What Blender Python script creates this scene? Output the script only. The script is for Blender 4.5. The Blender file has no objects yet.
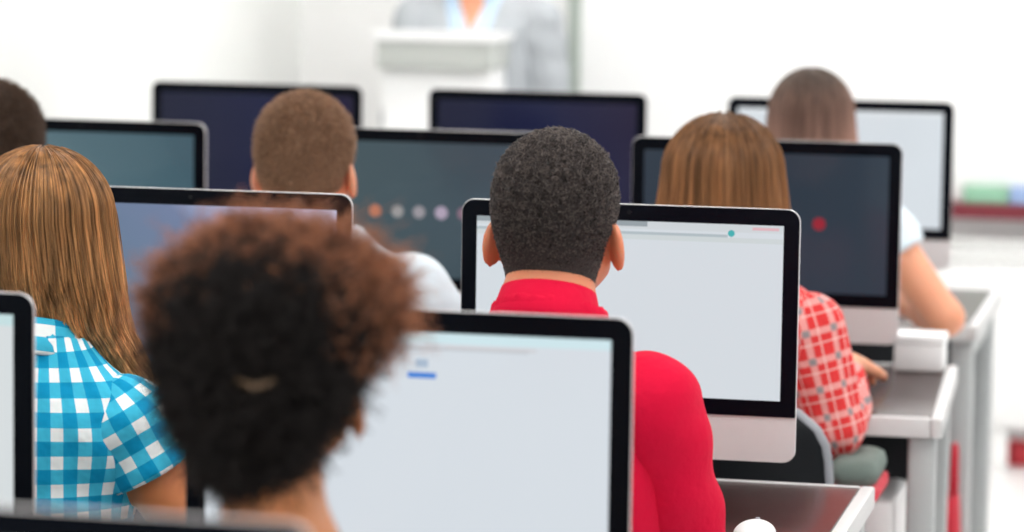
import bpy, math
import numpy as np
from mathutils import Matrix, Vector

C = bpy.context.scene.collection
PI = math.pi
rng = np.random.default_rng(7)

# ---------------------------------------------------------------- materials
def srgb(r, g, b):
    return tuple(((c/255)/12.92 if c/255 <= .04045 else ((c/255+.055)/1.055)**2.4) for c in (r, g, b)) + (1,)

def new_mat(name):
    m = bpy.data.materials.new(name); m.use_nodes = True
    n = m.node_tree.nodes; n.clear()
    out = n.new('ShaderNodeOutputMaterial')
    return m, n, m.node_tree.links, out

def pmat(name, col, rough=.5, metal=0, spec=.5, noise=0, nscale=40, bump=0, bscale=200, sss=0, sheen=0, coat=0, aniso=None):
    m, n, l, out = new_mat(name)
    b = n.new('ShaderNodeBsdfPrincipled')
    b.inputs['Base Color'].default_value = col
    b.inputs['Roughness'].default_value = rough
    b.inputs['Metallic'].default_value = metal
    b.inputs['Specular IOR Level'].default_value = spec
    b.inputs['Coat Weight'].default_value = coat
    if sss:
        b.inputs['Subsurface Weight'].default_value = sss
        b.inputs['Subsurface Radius'].default_value = (1, .3, .15)
        b.inputs['Subsurface Scale'].default_value = .012
    if sheen:
        b.inputs['Sheen Weight'].default_value = sheen
    tc = n.new('ShaderNodeTexCoord')
    if noise:
        t = n.new('ShaderNodeTexNoise'); t.inputs['Scale'].default_value = nscale; t.inputs['Detail'].default_value = 4
        mp = n.new('ShaderNodeMapping')
        if aniso: mp.inputs['Scale'].default_value = aniso
        l.new(tc.outputs['Object'], mp.inputs[0]); l.new(mp.outputs[0], t.inputs['Vector'])
        r = n.new('ShaderNodeMapRange'); r.inputs['To Min'].default_value = 1-noise; r.inputs['To Max'].default_value = 1+noise
        l.new(t.outputs['Fac'], r.inputs['Value'])
        v = n.new('ShaderNodeVectorMath'); v.operation = 'SCALE'; v.inputs[0].default_value = col[:3]
        l.new(r.outputs[0], v.inputs['Scale']); l.new(v.outputs[0], b.inputs['Base Color'])
    if bump:
        t2 = n.new('ShaderNodeTexNoise'); t2.inputs['Scale'].default_value = bscale; t2.inputs['Detail'].default_value = 3
        l.new(tc.outputs['Object'], t2.inputs['Vector'])
        bp = n.new('ShaderNodeBump'); bp.inputs['Strength'].default_value = bump; bp.inputs['Distance'].default_value = .01
        l.new(t2.outputs['Fac'], bp.inputs['Height']); l.new(bp.outputs[0], b.inputs['Normal'])
    l.new(b.outputs[0], out.inputs[0])
    return m

def hair_mat(name, root, tip, var=.35, rough=.45, p0=.0, p1=1.0, streak=0):
    """strand colour from root to tip, each strand a little different"""
    m, n, l, out = new_mat(name)
    b = n.new('ShaderNodeBsdfPrincipled'); b.inputs['Roughness'].default_value = rough
    b.inputs['Specular IOR Level'].default_value = .4
    h = n.new('ShaderNodeHairInfo')
    mr = n.new('ShaderNodeMapRange'); mr.inputs['From Min'].default_value = p0; mr.inputs['From Max'].default_value = p1
    l.new(h.outputs['Intercept'], mr.inputs['Value'])
    mx = n.new('ShaderNodeMix'); mx.data_type = 'RGBA'
    mx.inputs['A'].default_value = root; mx.inputs['B'].default_value = tip
    l.new(mr.outputs[0], mx.inputs['Factor'])
    r = n.new('ShaderNodeMapRange'); r.inputs['To Min'].default_value = 1-var; r.inputs['To Max'].default_value = 1+var
    l.new(h.outputs['Random'], r.inputs['Value'])
    v = n.new('ShaderNodeVectorMath'); v.operation = 'SCALE'
    l.new(mx.outputs['Result'], v.inputs[0]); l.new(r.outputs[0], v.inputs['Scale'])
    l.new(v.outputs[0], b.inputs['Base Color'])
    if streak:
        tc = n.new('ShaderNodeTexCoord'); mp = n.new('ShaderNodeMapping'); mp.inputs['Scale'].default_value = (75, 75, 4)
        nz = n.new('ShaderNodeTexNoise'); nz.inputs['Scale'].default_value = 1; nz.inputs['Detail'].default_value = 2
        l.new(tc.outputs['Object'], mp.inputs[0]); l.new(mp.outputs[0], nz.inputs['Vector'])
        r2 = n.new('ShaderNodeMapRange'); r2.inputs['From Min'].default_value = .3; r2.inputs['From Max'].default_value = .7
        r2.inputs['To Min'].default_value = 1-streak; r2.inputs['To Max'].default_value = 1+streak; l.new(nz.outputs['Fac'], r2.inputs['Value'])
        v2 = n.new('ShaderNodeVectorMath'); v2.operation = 'SCALE'; l.new(v.outputs[0], v2.inputs[0]); l.new(r2.outputs[0], v2.inputs['Scale']); v = v2
        l.new(v.outputs[0], b.inputs['Base Color'])
    tr = n.new('ShaderNodeBsdfTranslucent'); l.new(v.outputs[0], tr.inputs['Color'])
    ms = n.new('ShaderNodeMixShader'); ms.inputs[0].default_value = .3
    l.new(b.outputs[0], ms.inputs[1]); l.new(tr.outputs[0], ms.inputs[2])
    l.new(ms.outputs[0], out.inputs[0])
    return m

class NT:
    """tiny helper for node math"""
    def __init__(s, m): s.n = m.node_tree.nodes; s.l = m.node_tree.links
    def put(s, sock, v):
        if isinstance(v, (int, float)): sock.default_value = v
        elif isinstance(v, tuple): sock.default_value = v
        else: s.l.new(v, sock)
    def math(s, op, a, b=0.0):
        x = s.n.new('ShaderNodeMath'); x.operation = op; s.put(x.inputs[0], a); s.put(x.inputs[1], b); return x.outputs[0]
    def mix(s, f, a, b):
        x = s.n.new('ShaderNodeMix'); x.data_type = 'RGBA'; s.put(x.inputs['Factor'], f); s.put(x.inputs['A'], a); s.put(x.inputs['B'], b); return x.outputs['Result']
    def uv(s):
        t = s.n.new('ShaderNodeTexCoord'); p = s.n.new('ShaderNodeSeparateXYZ'); s.l.new(t.outputs['UV'], p.inputs[0]); return p.outputs[0], p.outputs[1], t

def check_mat(name, per, cols, kind):
    m, n, l, out = new_mat(name); h = NT(m)
    u, v, tc = h.uv()
    b = n.new('ShaderNodeBsdfPrincipled'); b.inputs['Roughness'].default_value = .85; b.inputs['Specular IOR Level'].default_value = .15
    fu = h.math('FRACT', h.math('DIVIDE', u, per)); fv = h.math('FRACT', h.math('DIVIDE', v, per))
    def band(f, a, c): return h.math('MULTIPLY', h.math('GREATER_THAN', f, a), h.math('LESS_THAN', f, c))
    if kind == 'gingham':
        a = h.math('GREATER_THAN', fu, .47); c = h.math('GREATER_THAN', fv, .47)
        one = h.math('MAXIMUM', a, c); both = h.math('MULTIPLY', a, c)
        col = h.mix(both, h.mix(one, cols[0], cols[1]), cols[2])
    else:
        a = band(fu, .12, .36); c = band(fv, .12, .36)
        one = h.math('MAXIMUM', a, c); both = h.math('MULTIPLY', a, c)
        t1 = h.math('MAXIMUM', band(fu, .62, .68), band(fv, .62, .68))
        col = h.mix(h.math('MULTIPLY', t1, .75), cols[0], cols[1])
        col = h.mix(h.math('MULTIPLY', one, .55), col, cols[1]); col = h.mix(both, col, cols[2])
    t = n.new('ShaderNodeTexNoise'); t.inputs['Scale'].default_value = 30; l.new(tc.outputs['Object'], t.inputs['Vector'])
    bp = n.new('ShaderNodeBump'); bp.inputs['Strength'].default_value = .35; bp.inputs['Distance'].default_value = .02
    l.new(t.outputs['Fac'], bp.inputs['Height']); l.new(bp.outputs[0], b.inputs['Normal'])
    l.new(col, b.inputs['Base Color']); l.new(b.outputs[0], out.inputs[0])
    return m

def screen_mat(name, base, rects=(), discs=(), strength=1.0, ramp=None, asp=.476/.268):
    """a lit display: wallpaper or window colour with its bars and icons (u right, v down, 0..1)"""
    m, n, l, out = new_mat(name); h = NT(m)
    u, v0, tc = h.uv(); v = h.math('SUBTRACT', 1.0, v0)
    col = base
    if ramp:
        cr = n.new('ShaderNodeValToRGB'); e = cr.color_ramp.elements
        nz = n.new('ShaderNodeTexNoise'); nz.inputs['Scale'].default_value = 2.0; l.new(tc.outputs['UV'], nz.inputs['Vector'])
        f = h.math('ADD', h.math('SUBTRACT', u, h.math('MULTIPLY', v, ramp[0])), h.math('MULTIPLY', h.math('SUBTRACT', nz.outputs['Fac'], .5), .25))
        l.new(f, cr.inputs[0])
        e[0].position, e[0].color = ramp[1][0]; e[1].position, e[1].color = ramp[1][-1]
        for p, c in ramp[1][1:-1]:
            q = e.new(p); q.color = c
        col = cr.outputs[0]
    for (x0, y0, x1, y1, c) in rects:
        k = h.math('MULTIPLY', h.math('MULTIPLY', h.math('GREATER_THAN', u, x0), h.math('LESS_THAN', u, x1)),
                   h.math('MULTIPLY', h.math('GREATER_THAN', v, y0), h.math('LESS_THAN', v, y1)))
        col = h.mix(k, col, c)
    for (x, y, r, c) in discs:
        dx = h.math('SUBTRACT', u, x); dy = h.math('DIVIDE', h.math('SUBTRACT', v, y), asp)
        d = h.math('SQRT', h.math('ADD', h.math('MULTIPLY', dx, dx), h.math('MULTIPLY', dy, dy)))
        col = h.mix(h.math('LESS_THAN', d, r), col, c)
    em = n.new('ShaderNodeEmission'); h.put(em.inputs['Color'], col); em.inputs['Strength'].default_value = strength
    gl = n.new('ShaderNodeBsdfGlossy'); gl.inputs['Roughness'].default_value = .12; gl.inputs['Color'].default_value = (.02, .02, .02, 1)
    ad = n.new('ShaderNodeAddShader'); l.new(em.outputs[0], ad.inputs[0]); l.new(gl.outputs[0], ad.inputs[1])
    l.new(ad.outputs[0], out.inputs[0])
    return m

M = {}
M['wall'] = pmat('painted_wall', (.90, .90, .895, 1), .8, noise=.02, nscale=3, bump=.05, bscale=300)
M['wall_left'] = pmat('painted_wall_pale_grey', (.85, .865, .845, 1), .8, noise=.02, nscale=3, bump=.05, bscale=300)
M['ceiling'] = pmat('ceiling_paint', (.85, .85, .85, 1), .9, noise=.02, nscale=5)
M['floor'] = pmat('pale_vinyl_floor', (.86, .86, .855, 1), .35, noise=.04, nscale=2)
M['board'] = pmat('enamel_whiteboard', (.95, .955, .955, 1), .3, noise=.01, nscale=1.5)
M['alu'] = pmat('anodised_aluminium', (.78, .76, .77, 1), .42, metal=.35, noise=.02, nscale=60)
M['alu_frame'] = pmat('grey_green_aluminium', srgb(178, 188, 180), .4, metal=.3, noise=.03, nscale=20)
M['glass_black'] = pmat('black_glass_bezel', (.0018, .003, .006, 1), .25, spec=.08, noise=.05)
M['red_paint'] = pmat('dark_red_trim', srgb(112, 28, 42), .5, noise=.06)
M['red_base'] = pmat('red_baseboard', srgb(205, 55, 66), .5, noise=.05)
M['red_paint2'] = pmat('red_piping', srgb(206, 44, 62), .6, noise=.05)
M['radiator'] = pmat('radiator_enamel', (.90, .90, .895, 1), .4, noise=.02)
M['grille'] = pmat('radiator_grille', srgb(216, 217, 215), .5, noise=.05)
M['wood'] = pmat('dark_walnut_laminate', srgb(52, 29, 27), .2, spec=.14, noise=.25, nscale=12, aniso=(1, 12, 1))
M['edge'] = pmat('pale_grey_edge_band', srgb(206, 206, 206), .45, noise=.03)
M['leg_metal'] = pmat('silver_painted_steel', srgb(186, 190, 190), .4, metal=.2, noise=.03)
M['black_plastic'] = pmat('black_plastic', (.006, .007, .009, 1), .5, spec=.15, noise=.1)
M['grey_rim'] = pmat('grey_rim', srgb(150, 152, 158), .45, metal=.2, noise=.05)
M['grey_cushion'] = pmat('grey_green_upholstery', srgb(110, 122, 116), .9, bump=.3, bscale=900, noise=.08)
M['white_plastic'] = pmat('white_plastic', (.82, .82, .82, 1), .35, noise=.02)
M['white_paper'] = pmat('white_card', (.86, .86, .86, 1), .7, noise=.02)
M['lectern'] = pmat('white_laminate', (.9, .905, .91, 1), .5, noise=.02)
M['lectern_shade'] = pmat('shade_grey_laminate', srgb(188, 192, 188), .5, noise=.03)
M['green_card'] = pmat('green_card', srgb(140, 186, 158), .7, noise=.08)
M['blue_card'] = pmat('blue_card', srgb(150, 174, 214), .7, noise=.08)
M['red_bag'] = pmat('red_canvas', srgb(190, 30, 50), .8, noise=.1, bump=.3, bscale=600)
M['skin_tan'] = pmat('skin_tan', srgb(208, 130, 94), .5, sss=.4, noise=.05, nscale=30, bump=.05, bscale=500)
M['skin_fair'] = pmat('skin_fair', srgb(228, 158, 124), .5, sss=.25, noise=.05, nscale=30, bump=.05, bscale=500)
M['skin_brown'] = pmat('skin_warm_brown', srgb(186, 118, 72), .5, sss=.2, noise=.05, nscale=30, bump=.05, bscale=500)
M['skin_gold'] = pmat('skin_golden', srgb(206, 130, 82), .5, sss=.2, noise=.05, nscale=30, bump=.05, bscale=500)
M['eye'] = pmat('eye_white', (.8, .8, .8, 1), .15, noise=.02)
M['red_polo'] = pmat('red_pique', srgb(208, 8, 54), .9, spec=.2, noise=.06, nscale=15, bump=.25, bscale=60)
M['white_shirt'] = pmat('pale_blue_white_cotton', srgb(214, 226, 234), .85, noise=.03, nscale=15, bump=.3, bscale=40)
M['beige_shirt'] = pmat('beige_cotton', srgb(196, 172, 150), .85, noise=.05, nscale=15, bump=.3, bscale=40)
M['blue_shirt'] = pmat('light_blue_cotton', srgb(190, 212, 232), .85, noise=.03, nscale=15, bump=.2, bscale=40)
M['grey_jacket'] = pmat('grey_wool', srgb(172, 177, 182), .9, noise=.06, nscale=40, bump=.2, bscale=300)
M['green_grey_shirt'] = pmat('grey_green_cotton', srgb(118, 130, 124), .9, noise=.06, nscale=40, bump=.2, bscale=60)
M['navy'] = pmat('navy_denim', srgb(28, 38, 66), .9, noise=.15, nscale=60, bump=.3, bscale=700)
M['red_trousers'] = pmat('red_cotton', srgb(186, 38, 54), .9, noise=.08, nscale=30, bump=.3, bscale=60)
M['dark_trousers'] = pmat('charcoal_cotton', srgb(44, 44, 50), .9, noise=.1, nscale=40, bump=.3, bscale=400)
M['shoe'] = pmat('dark_leather', srgb(40, 34, 32), .5, noise=.1)
M['gingham'] = check_mat('cyan_gingham', .0385, (srgb(228, 234, 234), srgb(60, 176, 208), srgb(6, 138, 182)), 'gingham')
M['plaid'] = check_mat('red_plaid', .050, (srgb(222, 60, 60), srgb(240, 196, 190), srgb(150, 140, 142)), 'plaid')
M['tie'] = pmat('tan_hair_clip', srgb(104, 82, 60), .6, noise=.1)

# ---------------------------------------------------------------- mesh helpers
def link_mesh(name, verts, faces, mat, parent=None, smooth=True, uv=None):
    me = bpy.data.meshes.new(name)
    v = np.asarray(verts, dtype=np.float32)
    if isinstance(faces, np.ndarray):
        me.vertices.add(len(v)); me.vertices.foreach_set('co', v.ravel())
        nf, k = faces.shape
        me.loops.add(nf*k); me.loops.foreach_set('vertex_index', faces.astype(np.int32).ravel())
        me.polygons.add(nf); me.polygons.foreach_set('loop_start', np.arange(0, nf*k, k, dtype=np.int32))
        me.update(calc_edges=True); me.validate()
    else:
        me.from_pydata(v.tolist(), [], faces); me.update()
    me.polygons.foreach_set('use_smooth', np.full(len(me.polygons), smooth))
    if uv is not None:
        lay = me.uv_layers.new(name='UVMap')
        vi = np.empty(len(me.loops), dtype=np.int32); me.loops.foreach_get('vertex_index', vi)
        lay.data.foreach_set('uv', np.asarray(uv, dtype=np.float32)[vi].ravel())
    me.materials.append(mat)
    o = bpy.data.objects.new(name, me); C.objects.link(o)
    if parent is not None: o.parent = parent
    return o

class MB:
    """collects bevelled boxes, tubes and lofts and links them as ONE mesh object"""
    def __init__(s): s.v = []; s.f = []
    def add(s, v, f):
        o = len(s.v); s.v += [tuple(map(float, p)) for p in v]; s.f += [tuple(i+o for i in q) for q in f]
    def loft(s, rings, cap0=True, cap1=True):
        n = len(rings[0]); v = [p for r in rings for p in r]; f = []
        for a in range(len(rings)-1):
            for i in range(n):
                j = (i+1) % n; f.append((a*n+i, a*n+j, (a+1)*n+j, (a+1)*n+i))
        if cap0: f.append(tuple(range(n-1, -1, -1)))
        if cap1: f.append(tuple((len(rings)-1)*n+i for i in range(n)))
        s.add(v, f)
    def box(s, lo, hi, b=.004):
        (x0, y0, z0), (x1, y1, z1) = lo, hi
        b = min(b, .45*min(x1-x0, y1-y0, z1-z0))
        rr = lambda d, z: [(x, y, z) for x, y in rrect(x0+d, y0+d, x1-d, y1-d, b, 3)]
        s.loft([rr(b*.7, z0), rr(b*.2, z0+b*.3), rr(0, z0+b), rr(0, z1-b), rr(b*.2, z1-b*.3), rr(b*.7, z1)])
    def tube(s, pts, r, n=10, closed=False):
        P = [Vector(p) for p in pts]; rings = []; N = len(P)
        for i, p in enumerate(P):
            a = P[(i-1) % N] if (closed or i > 0) else P[i]; c = P[(i+1) % N] if (closed or i < N-1) else P[i]
            t = (c-a).normalized(); u = t.cross(Vector((0, 0, 1)))
            if u.length < .05: u = t.cross(Vector((0, 1, 0)))
            u.normalize(); w = t.cross(u); q = r[i] if hasattr(r, '__len__') else r
            rings.append([tuple(p+(u*math.cos(2*PI*k/n)+w*math.sin(2*PI*k/n))*q) for k in range(n)])
        if closed: s.loft(rings+[rings[0]], False, False)
        else: s.loft(rings)
    def build(s, name, mat, parent=None, smooth=False):
        o = link_mesh(name, s.v, s.f, mat, parent, smooth=True)
        if not smooth:
            o.data.set_sharp_from_angle(angle=math.radians(35))
        return o

def rrect(x0, y0, x1, y1, r, n=6, rs=None):
    """rounded rectangle outline; rs = radii for corners (x1y1, x0y1, x0y0, x1y0)"""
    rs = rs or (r, r, r, r); out = []
    for (cx, cy, a0, q) in ((x1, y1, 0, rs[0]), (x0, y1, 90, rs[1]), (x0, y0, 180, rs[2]), (x1, y0, 270, rs[3])):
        sx = -1 if a0 in (0, 270) else 1; sy = -1 if a0 in (0, 90) else 1
        for i in range(n+1):
            a = math.radians(a0+90*i/n)
            out.append((cx+sx*q+q*math.cos(a), cy+sy*q+q*math.sin(a)))
    return out

def tag(o, label=None, cat=None, group=None, kind=None):
    if label: o['label'] = label
    if cat: o['category'] = cat
    if group: o['group'] = group
    if kind: o['kind'] = kind
    return o

def empty(name, loc, rz=0):
    o = bpy.data.objects.new(name, None); C.objects.link(o); o.location = loc; o.rotation_euler.z = rz
    o.empty_display_size = .1
    return o

def copy_tree(o, parent=None):
    c = o.copy(); C.objects.link(c); c.parent = parent
    for ch in o.children: copy_tree(ch, c)
    return c

# ---------------------------------------------------------------- implicit surfaces
class Field:
    def __init__(s, lo, hi, h):
        s.lo = np.array(lo, float); s.h = h
        s.n = np.ceil((np.array(hi)-s.lo)/h).astype(int)+1
        s.ax = [(s.lo[i]+h*np.arange(s.n[i])).astype(np.float32) for i in range(3)]
        s.a = np.full(tuple(s.n), 1.0, np.float32)
    def sub(s, lo, hi):
        i0 = np.clip(np.floor((np.array(lo)-s.lo)/s.h).astype(int), 0, s.n); i1 = np.clip(np.ceil((np.array(hi)-s.lo)/s.h).astype(int)+1, 0, s.n)
        sl = tuple(slice(a, b) for a, b in zip(i0, i1))
        return sl, s.ax[0][sl[0]][:, None, None], s.ax[1][sl[1]][None, :, None], s.ax[2][sl[2]][None, None, :]
    def blend(s, sl, d, k, carve):
        a = s.a[sl]
        if carve:
            q = np.clip(.5-.5*(a+d)/k, 0, 1); s.a[sl] = a*(1-q)-d*q+k*q*(1-q)
        else:
            q = np.clip(.5+.5*(a-d)/k, 0, 1); s.a[sl] = a*(1-q)+d*q-k*q*(1-q)
    def cone(s, p0, p1, r0, r1, k=.02, carve=False):
        p0, p1 = np.array(p0, float), np.array(p1, float); R = max(r0, r1)+k+4*s.h
        sl, X, Y, Z = s.sub(np.minimum(p0, p1)-R, np.maximum(p0, p1)+R)
        if 0 in s.a[sl].shape: return s
        d = p1-p0; L = max(d@d, 1e-9)
        t = np.clip(((X-p0[0])*d[0]+(Y-p0[1])*d[1]+(Z-p0[2])*d[2])/L, 0, 1)
        dist = np.sqrt((X-p0[0]-t*d[0])**2+(Y-p0[1]-t*d[1])**2+(Z-p0[2]-t*d[2])**2)-(r0+(r1-r0)*t)
        s.blend(sl, dist.astype(np.float32), k, carve); return s
    def ell(s, c, r, k=.02, carve=False, rot=None):
        c = np.array(c, float); r = np.array(r, float); R = r.max()+k+4*s.h
        sl, X, Y, Z = s.sub(c-R, c+R)
        if 0 in s.a[sl].shape: return s
        x, y, z = X-c[0], Y-c[1], Z-c[2]
        if rot is not None:
            A = np.array(rot).T
            x, y, z = A[0, 0]*x+A[0, 1]*y+A[0, 2]*z, A[1, 0]*x+A[1, 1]*y+A[1, 2]*z, A[2, 0]*x+A[2, 1]*y+A[2, 2]*z
        k0 = np.sqrt((x/r[0])**2+(y/r[1])**2+(z/r[2])**2); k1 = np.sqrt((x/r[0]**2)**2+(y/r[1]**2)**2+(z/r[2]**2)**2)+1e-9
        s.blend(sl, (k0*(k0-1)/k1).astype(np.float32), k, carve); return s
    def cut(s, fn):
        """keep where fn < 0"""
        X, Y, Z = s.ax[0][:, None, None], s.ax[1][None, :, None], s.ax[2][None, None, :]
        s.a = np.maximum(s.a, np.broadcast_to(fn(X, Y, Z), s.a.shape).astype(np.float32)); return s
    def ripple(s, fn):
        X, Y, Z = s.ax[0][:, None, None], s.ax[1][None, :, None], s.ax[2][None, None, :]
        s.a = np.where(s.a < .5, s.a+np.broadcast_to(fn(X, Y, Z), s.a.shape), s.a).astype(np.float32); return s
    def mesh(s):
        a = s.a
        for i in range(3):
            sl = [slice(None)]*3
            for e in (0, -1): sl[i] = e; a[tuple(sl)] = 1.0
        sg = a < 0; n = np.array(a.shape)-1
        cs = lambda d: tuple(slice(d[i], d[i]+n[i]) for i in range(3))
        cor = [(i, j, k) for i in (0, 1) for j in (0, 1) for k in (0, 1)]
        cnt = np.zeros(tuple(n), np.int8)
        for d in cor: cnt += sg[cs(d)]
        mask = (cnt > 0) & (cnt < 8); cells = np.argwhere(mask)
        idx = np.full(tuple(n), -1, np.int32); idx[mask] = np.arange(len(cells))
        acc = np.zeros((len(cells), 3)); num = np.zeros(len(cells))
        val = {d: a[cs(d)][mask] for d in cor}
        for d0 in cor:
            for ax in range(3):
                if d0[ax] == 1: continue
                d1 = list(d0); d1[ax] = 1; d1 = tuple(d1)
                va, vb = val[d0], val[d1]; cr = (va < 0) != (vb < 0)
                t = np.where(cr, va/np.where(va == vb, 1, va-vb), 0)
                p = np.array(d0)[None, :].repeat(len(cells), 0).astype(float); p[:, ax] += t
                acc += p*cr[:, None]; num += cr
        v = s.lo+s.h*(cells+acc/num[:, None])
        fs = []
        for ax in range(3):
            b, c = (ax+1) % 3, (ax+2) % 3
            s0 = [slice(None)]*3; s1 = [slice(None)]*3; s0[ax] = slice(0, -1); s1[ax] = slice(1, None)
            e0, e1 = sg[tuple(s0)], sg[tuple(s1)]
            for flip, msk in ((0, e0 & ~e1), (1, ~e0 & e1)):
                q = np.argwhere(msk)
                if not len(q): continue
                ok = (q[:, b] > 0) & (q[:, c] > 0) & (q[:, b] < n[b]) & (q[:, c] < n[c]); q = q[ok]
                def g(db, dc):
                    w = q.copy(); w[:, b] += db; w[:, c] += dc; return idx[w[:, 0], w[:, 1], w[:, 2]]
                f = np.stack([g(-1, -1), g(0, -1), g(0, 0), g(-1, 0)], 1)
                if flip: f = f[:, ::-1]
                fs.append(f)
        return v, np.concatenate(fs)

def sample(v, f, n, keep=None):
    a, b, c, d = (v[f[:, i]] for i in range(4))
    nr = np.cross(c-a, d-b); ar = np.linalg.norm(nr, axis=1)+1e-12
    w = ar.copy()
    if keep is not None: w = w*keep((a+c)/2)
    i = rng.choice(len(f), n, p=w/w.sum())
    s, t = rng.random((2, n, 1))
    return a[i]*(1-s)*(1-t)+b[i]*s*(1-t)+c[i]*s*t+d[i]*(1-s)*t, nr[i]/ar[i][:, None]

def strands(name, P, r0, r1, mat, parent):
    """P: (count, points, 3) -> one hair curves object"""
    n, k, _ = P.shape
    hc = bpy.data.hair_curves.new(name); hc.add_curves([k]*n)
    hc.points.foreach_set('position', np.ascontiguousarray(P, np.float32).ravel()) if False else hc.attributes['position'].data.foreach_set('vector', np.ascontiguousarray(P, np.float32).ravel())
    ra = hc.attributes.get('radius') or hc.attributes.new('radius', 'FLOAT', 'POINT')
    ra.data.foreach_set('value', np.tile(np.linspace(r0, r1, k), n).astype(np.float32))
    hc.materials.append(mat)
    o = bpy.data.objects.new(name, hc); C.objects.link(o); o.parent = parent
    o['kind'] = 'stuff'
    return o

def unit(v): v = np.asarray(v, float); return v/(np.linalg.norm(v, axis=-1, keepdims=True)+1e-12)

def rotm(rx=0, ry=0, rz=0):
    return np.array(Matrix.Rotation(math.radians(rz), 3, 'Z') @ Matrix.Rotation(math.radians(ry), 3, 'Y') @ Matrix.Rotation(math.radians(rx), 3, 'X'))

# ---------------------------------------------------------------- people
def hand(F, wr, d, nrm, side, s):
    """wr wrist, d direction of the fingers, nrm palm normal (towards the palm), side = +1 if thumb lies along +cross"""
    d = unit(d); nrm = unit(np.array(nrm)-np.dot(nrm, d)*d); c = np.cross(nrm, d)*side
    W = np.array(wr)
    L = (.068, .076, .07, .055); off = (.030, .010, -.010, -.028)
    for i in range(4):
        kn = W+d*(.088-.004*abs(i-1))*s+c*off[i]*s
        F.cone(W+c*off[i]*.55*s, kn, .016*s, .0125*s, .012)
        p = kn; ang = math.radians(14+5*i); rr = .0092*s
        for j, fr in enumerate((.45, .3, .25)):
            dd = d*math.cos(ang)+nrm*math.sin(ang)+c*off[i]*1.2
            q = p+unit(dd)*L[i]*fr*s
            F.cone(p, q, rr, rr*.92, .003); p = q; rr *= .92; ang += math.radians(20)
    t0 = W+d*.022*s+c*.024*s; t1 = W+d*.055*s+c*.052*s+nrm*.012*s; t2 = W+d*.082*s+c*.060*s+nrm*.018*s; t3 = W+d*.102*s+c*.058*s+nrm*.022*s
    F.cone(t0, t1, .016*s, .0125*s, .01); F.cone(t1, t2, .0115*s, .0105*s, .004); F.cone(t2, t3, .0105*s, .009*s, .003)

def head_prims(F, hc, R, s, cran_only=False, inf=0.0):
    T = lambda *p: hc+R@(np.array(p)*s)
    F.ell(T(0, -.014, .028), np.array((.0755, .094, .086))*s+inf, .02, rot=R)
    F.ell(T(0, -.030, -.010), np.array((.068, .072, .075))*s+inf, .02, rot=R)
    if cran_only: return
    F.ell(T(0, .018, -.03), np.array((.060, .072, .076))*s, .02, rot=R)
    for q in (-1, 1):
        F.cone(T(q*.052, .0, -.058), T(q*.018, .066, -.094), .02*s, .017*s, .02)
        F.ell(T(q*.038, .072, -.028), np.array((.022, .018, .020))*s, .02, rot=R)
        F.ell(T(q*.031, .098, .006), np.array((.017, .012, .012))*s, .008, carve=True, rot=R)
        Re = R@rotm(0, -8*q, 28*q)
        F.ell(T(q*.083, -.012, -.030), np.array((.0085, .021, .034))*s, .006, rot=Re)
        F.ell(T(q*.094, -.004, -.026), np.array((.006, .012, .022))*s, .004, carve=True, rot=Re)
        F.cone(T(q*.010, .097, -.036), T(q*.014, .095, -.036), .006*s, .006*s, .006)
    F.cone(T(0, .090, .010), T(0, .108, -.030), .008*s, .0115*s, .012)
    F.cone(T(-.030, .088, .024), T(.030, .088, .024), .008*s, .008*s, .012)
    F.cone(T(-.020, .084, -.060), T(.020, .084, -.060), .0065*s, .0065*s, .006)
    F.cone(T(-.017, .083, -.070), T(.017, .083, -.070), .007*s, .007*s, .005)
    F.cone(T(0, .078, -.096), T(0, .07, -.098), .016*s, .02*s, .02)

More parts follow.
